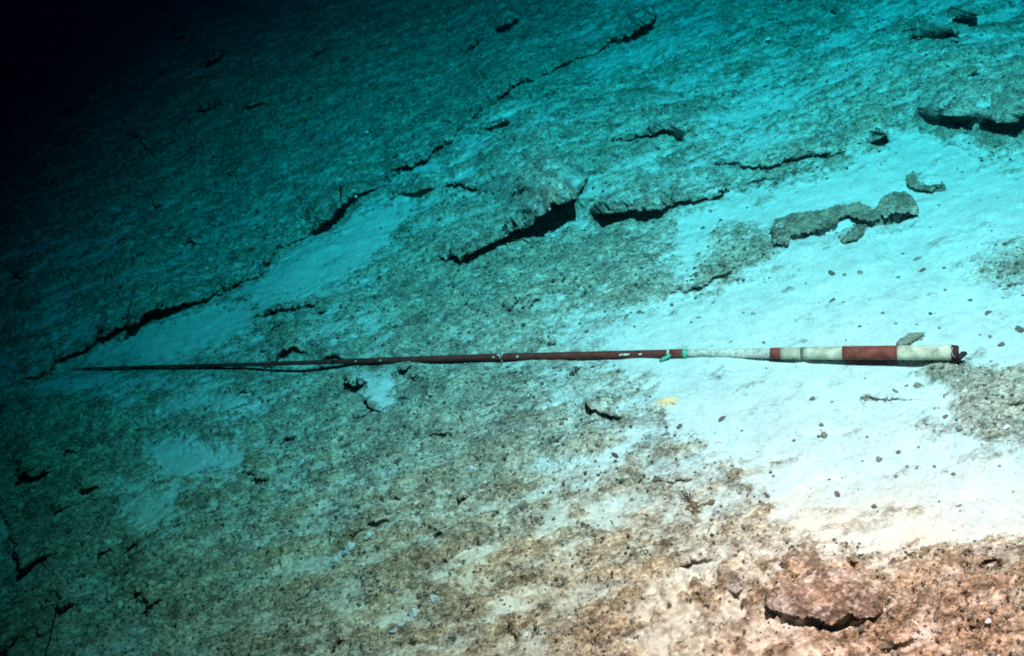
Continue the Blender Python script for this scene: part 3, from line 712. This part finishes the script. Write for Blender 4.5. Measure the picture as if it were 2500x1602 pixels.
# tufted brown creature
b0, mpp = on_bed(1690, 1234)
tc = empty('tufted_creature', b0, 'brown lumpy creature with a fan of thin arms on the silt', 'sea creature')
def blob(name, parts, mat, parent=None, org=Vector((0, 0, 0)), seed=0):
    bm = bmesh.new(); r = random.Random(seed)
    for (c, rad) in parts:
        res = bmesh.ops.create_icosphere(bm, subdivisions=3, radius=1)
        ph = [r.uniform(0, 6) for _ in range(4)]
        for v in res['verts']:
            k = 1 + .2 * math.sin(5 * v.co.x + ph[0]) + .17 * math.sin(6 * v.co.y + ph[1]) + .07 * math.sin(11 * v.co.z + 9 * v.co.x + ph[2])
            v.co = Vector((v.co.x * rad[0], v.co.y * rad[1], v.co.z * rad[2])) * k + c - org
    for f in bm.faces: f.smooth = True
    me_ = bpy.data.meshes.new(name); bm.to_mesh(me_); bm.free(); return link(name, me_, mat, parent)
def bl(x, y, w, h, lift=0): 
    p, m_ = on_bed(x, y); return (p + Vector((0, 0, lift)), (w * m_ / 2, max(h, w * .5) * m_ / 2, h * m_ * .4))
blob('body', [bl(1692,1233,30,20), bl(1680,1242,16,12), bl(1712,1236,24,13), bl(1735,1226,26,12), bl(1698,1248,20,12)], M_brown, tc, b0, 4)
for i, (tx, ty) in enumerate([(1660,1218),(1656,1200),(1664,1204),(1672,1196),(1676,1204),(1684,1193),(1695,1192),(1650,1189),(1668,1190)]):
    px_tube('arm', [(1688 + (tx - 1680) * .15,1228,.010),((1688 + tx) / 2,(1226 + ty) / 2,.022),(tx,ty,.03)], [2.8,2.3,1.4], M_stalk, tc, b0, 6)

# pale finger sponges
for (ox, oy, lab) in ((0, 0, 'pale lumpy finger-shaped sponge on olive grit, upper of two alike, beside a white silt patch'), (157, 162, 'pale lumpy finger-shaped sponge on tan grit near the bottom edge, lower of two alike')):
    P_ = [bl(855 + ox, 1335 + oy, 30, 26), bl(848 + ox, 1346 + oy, 20, 18), bl(834 + ox, 1356 + oy, 24, 20), bl(820 + ox, 1367 + oy, 26, 18), bl(806 + ox, 1377 + oy, 22, 12)]
    o = blob('finger_sponge', P_, M_sponge, None, P_[2][0], 8); o.location = P_[2][0]; tag(o, lab, 'sponge')
for x, y, lab in ((902, 1305, 'pale sponge stub up and right of the upper finger sponge'), (1057, 1461, 'pale sponge stub up and right of the lower finger sponge')):
    P_ = [bl(x, y, 22, 18), bl(x - 8, y + 8, 12, 12)]
    o = blob('sponge_stub', P_, M_sponge, None, P_[0][0], 9); o.location = P_[0][0]; tag(o, lab, 'sponge')

# ------------------------------------------------------------------ the sea water: absorbs red first
hm = bpy.data.materials.new('haze'); hm.use_nodes = True; nt = hm.node_tree
for n in list(nt.nodes):
    if n.type != 'OUTPUT_MATERIAL': nt.nodes.remove(n)
out = [n for n in nt.nodes if n.type == 'OUTPUT_MATERIAL'][0]
pv = nt.nodes.new('ShaderNodeVolumePrincipled'); nt.links.new(pv.outputs[0], out.inputs['Volume'])
pv.inputs['Density'].default_value = 1.35
pv.inputs['Color'].default_value = (0.0, .0010, .0022, 1)
pv.inputs['Absorption Color'].default_value = (0.0, .931, .9895, 1)
bm = bmesh.new(); bmesh.ops.create_cube(bm, size=1)
for v in bm.verts: v.co = Vector((v.co.x * 500, v.co.y * 500, v.co.z * 6 + 1.5))
me_ = bpy.data.meshes.new('haze'); bm.to_mesh(me_); bm.free()
hz = link('haze', me_, hm); tag(hz, 'dark clear sea water over the seabed', 'sea water', kind='stuff')
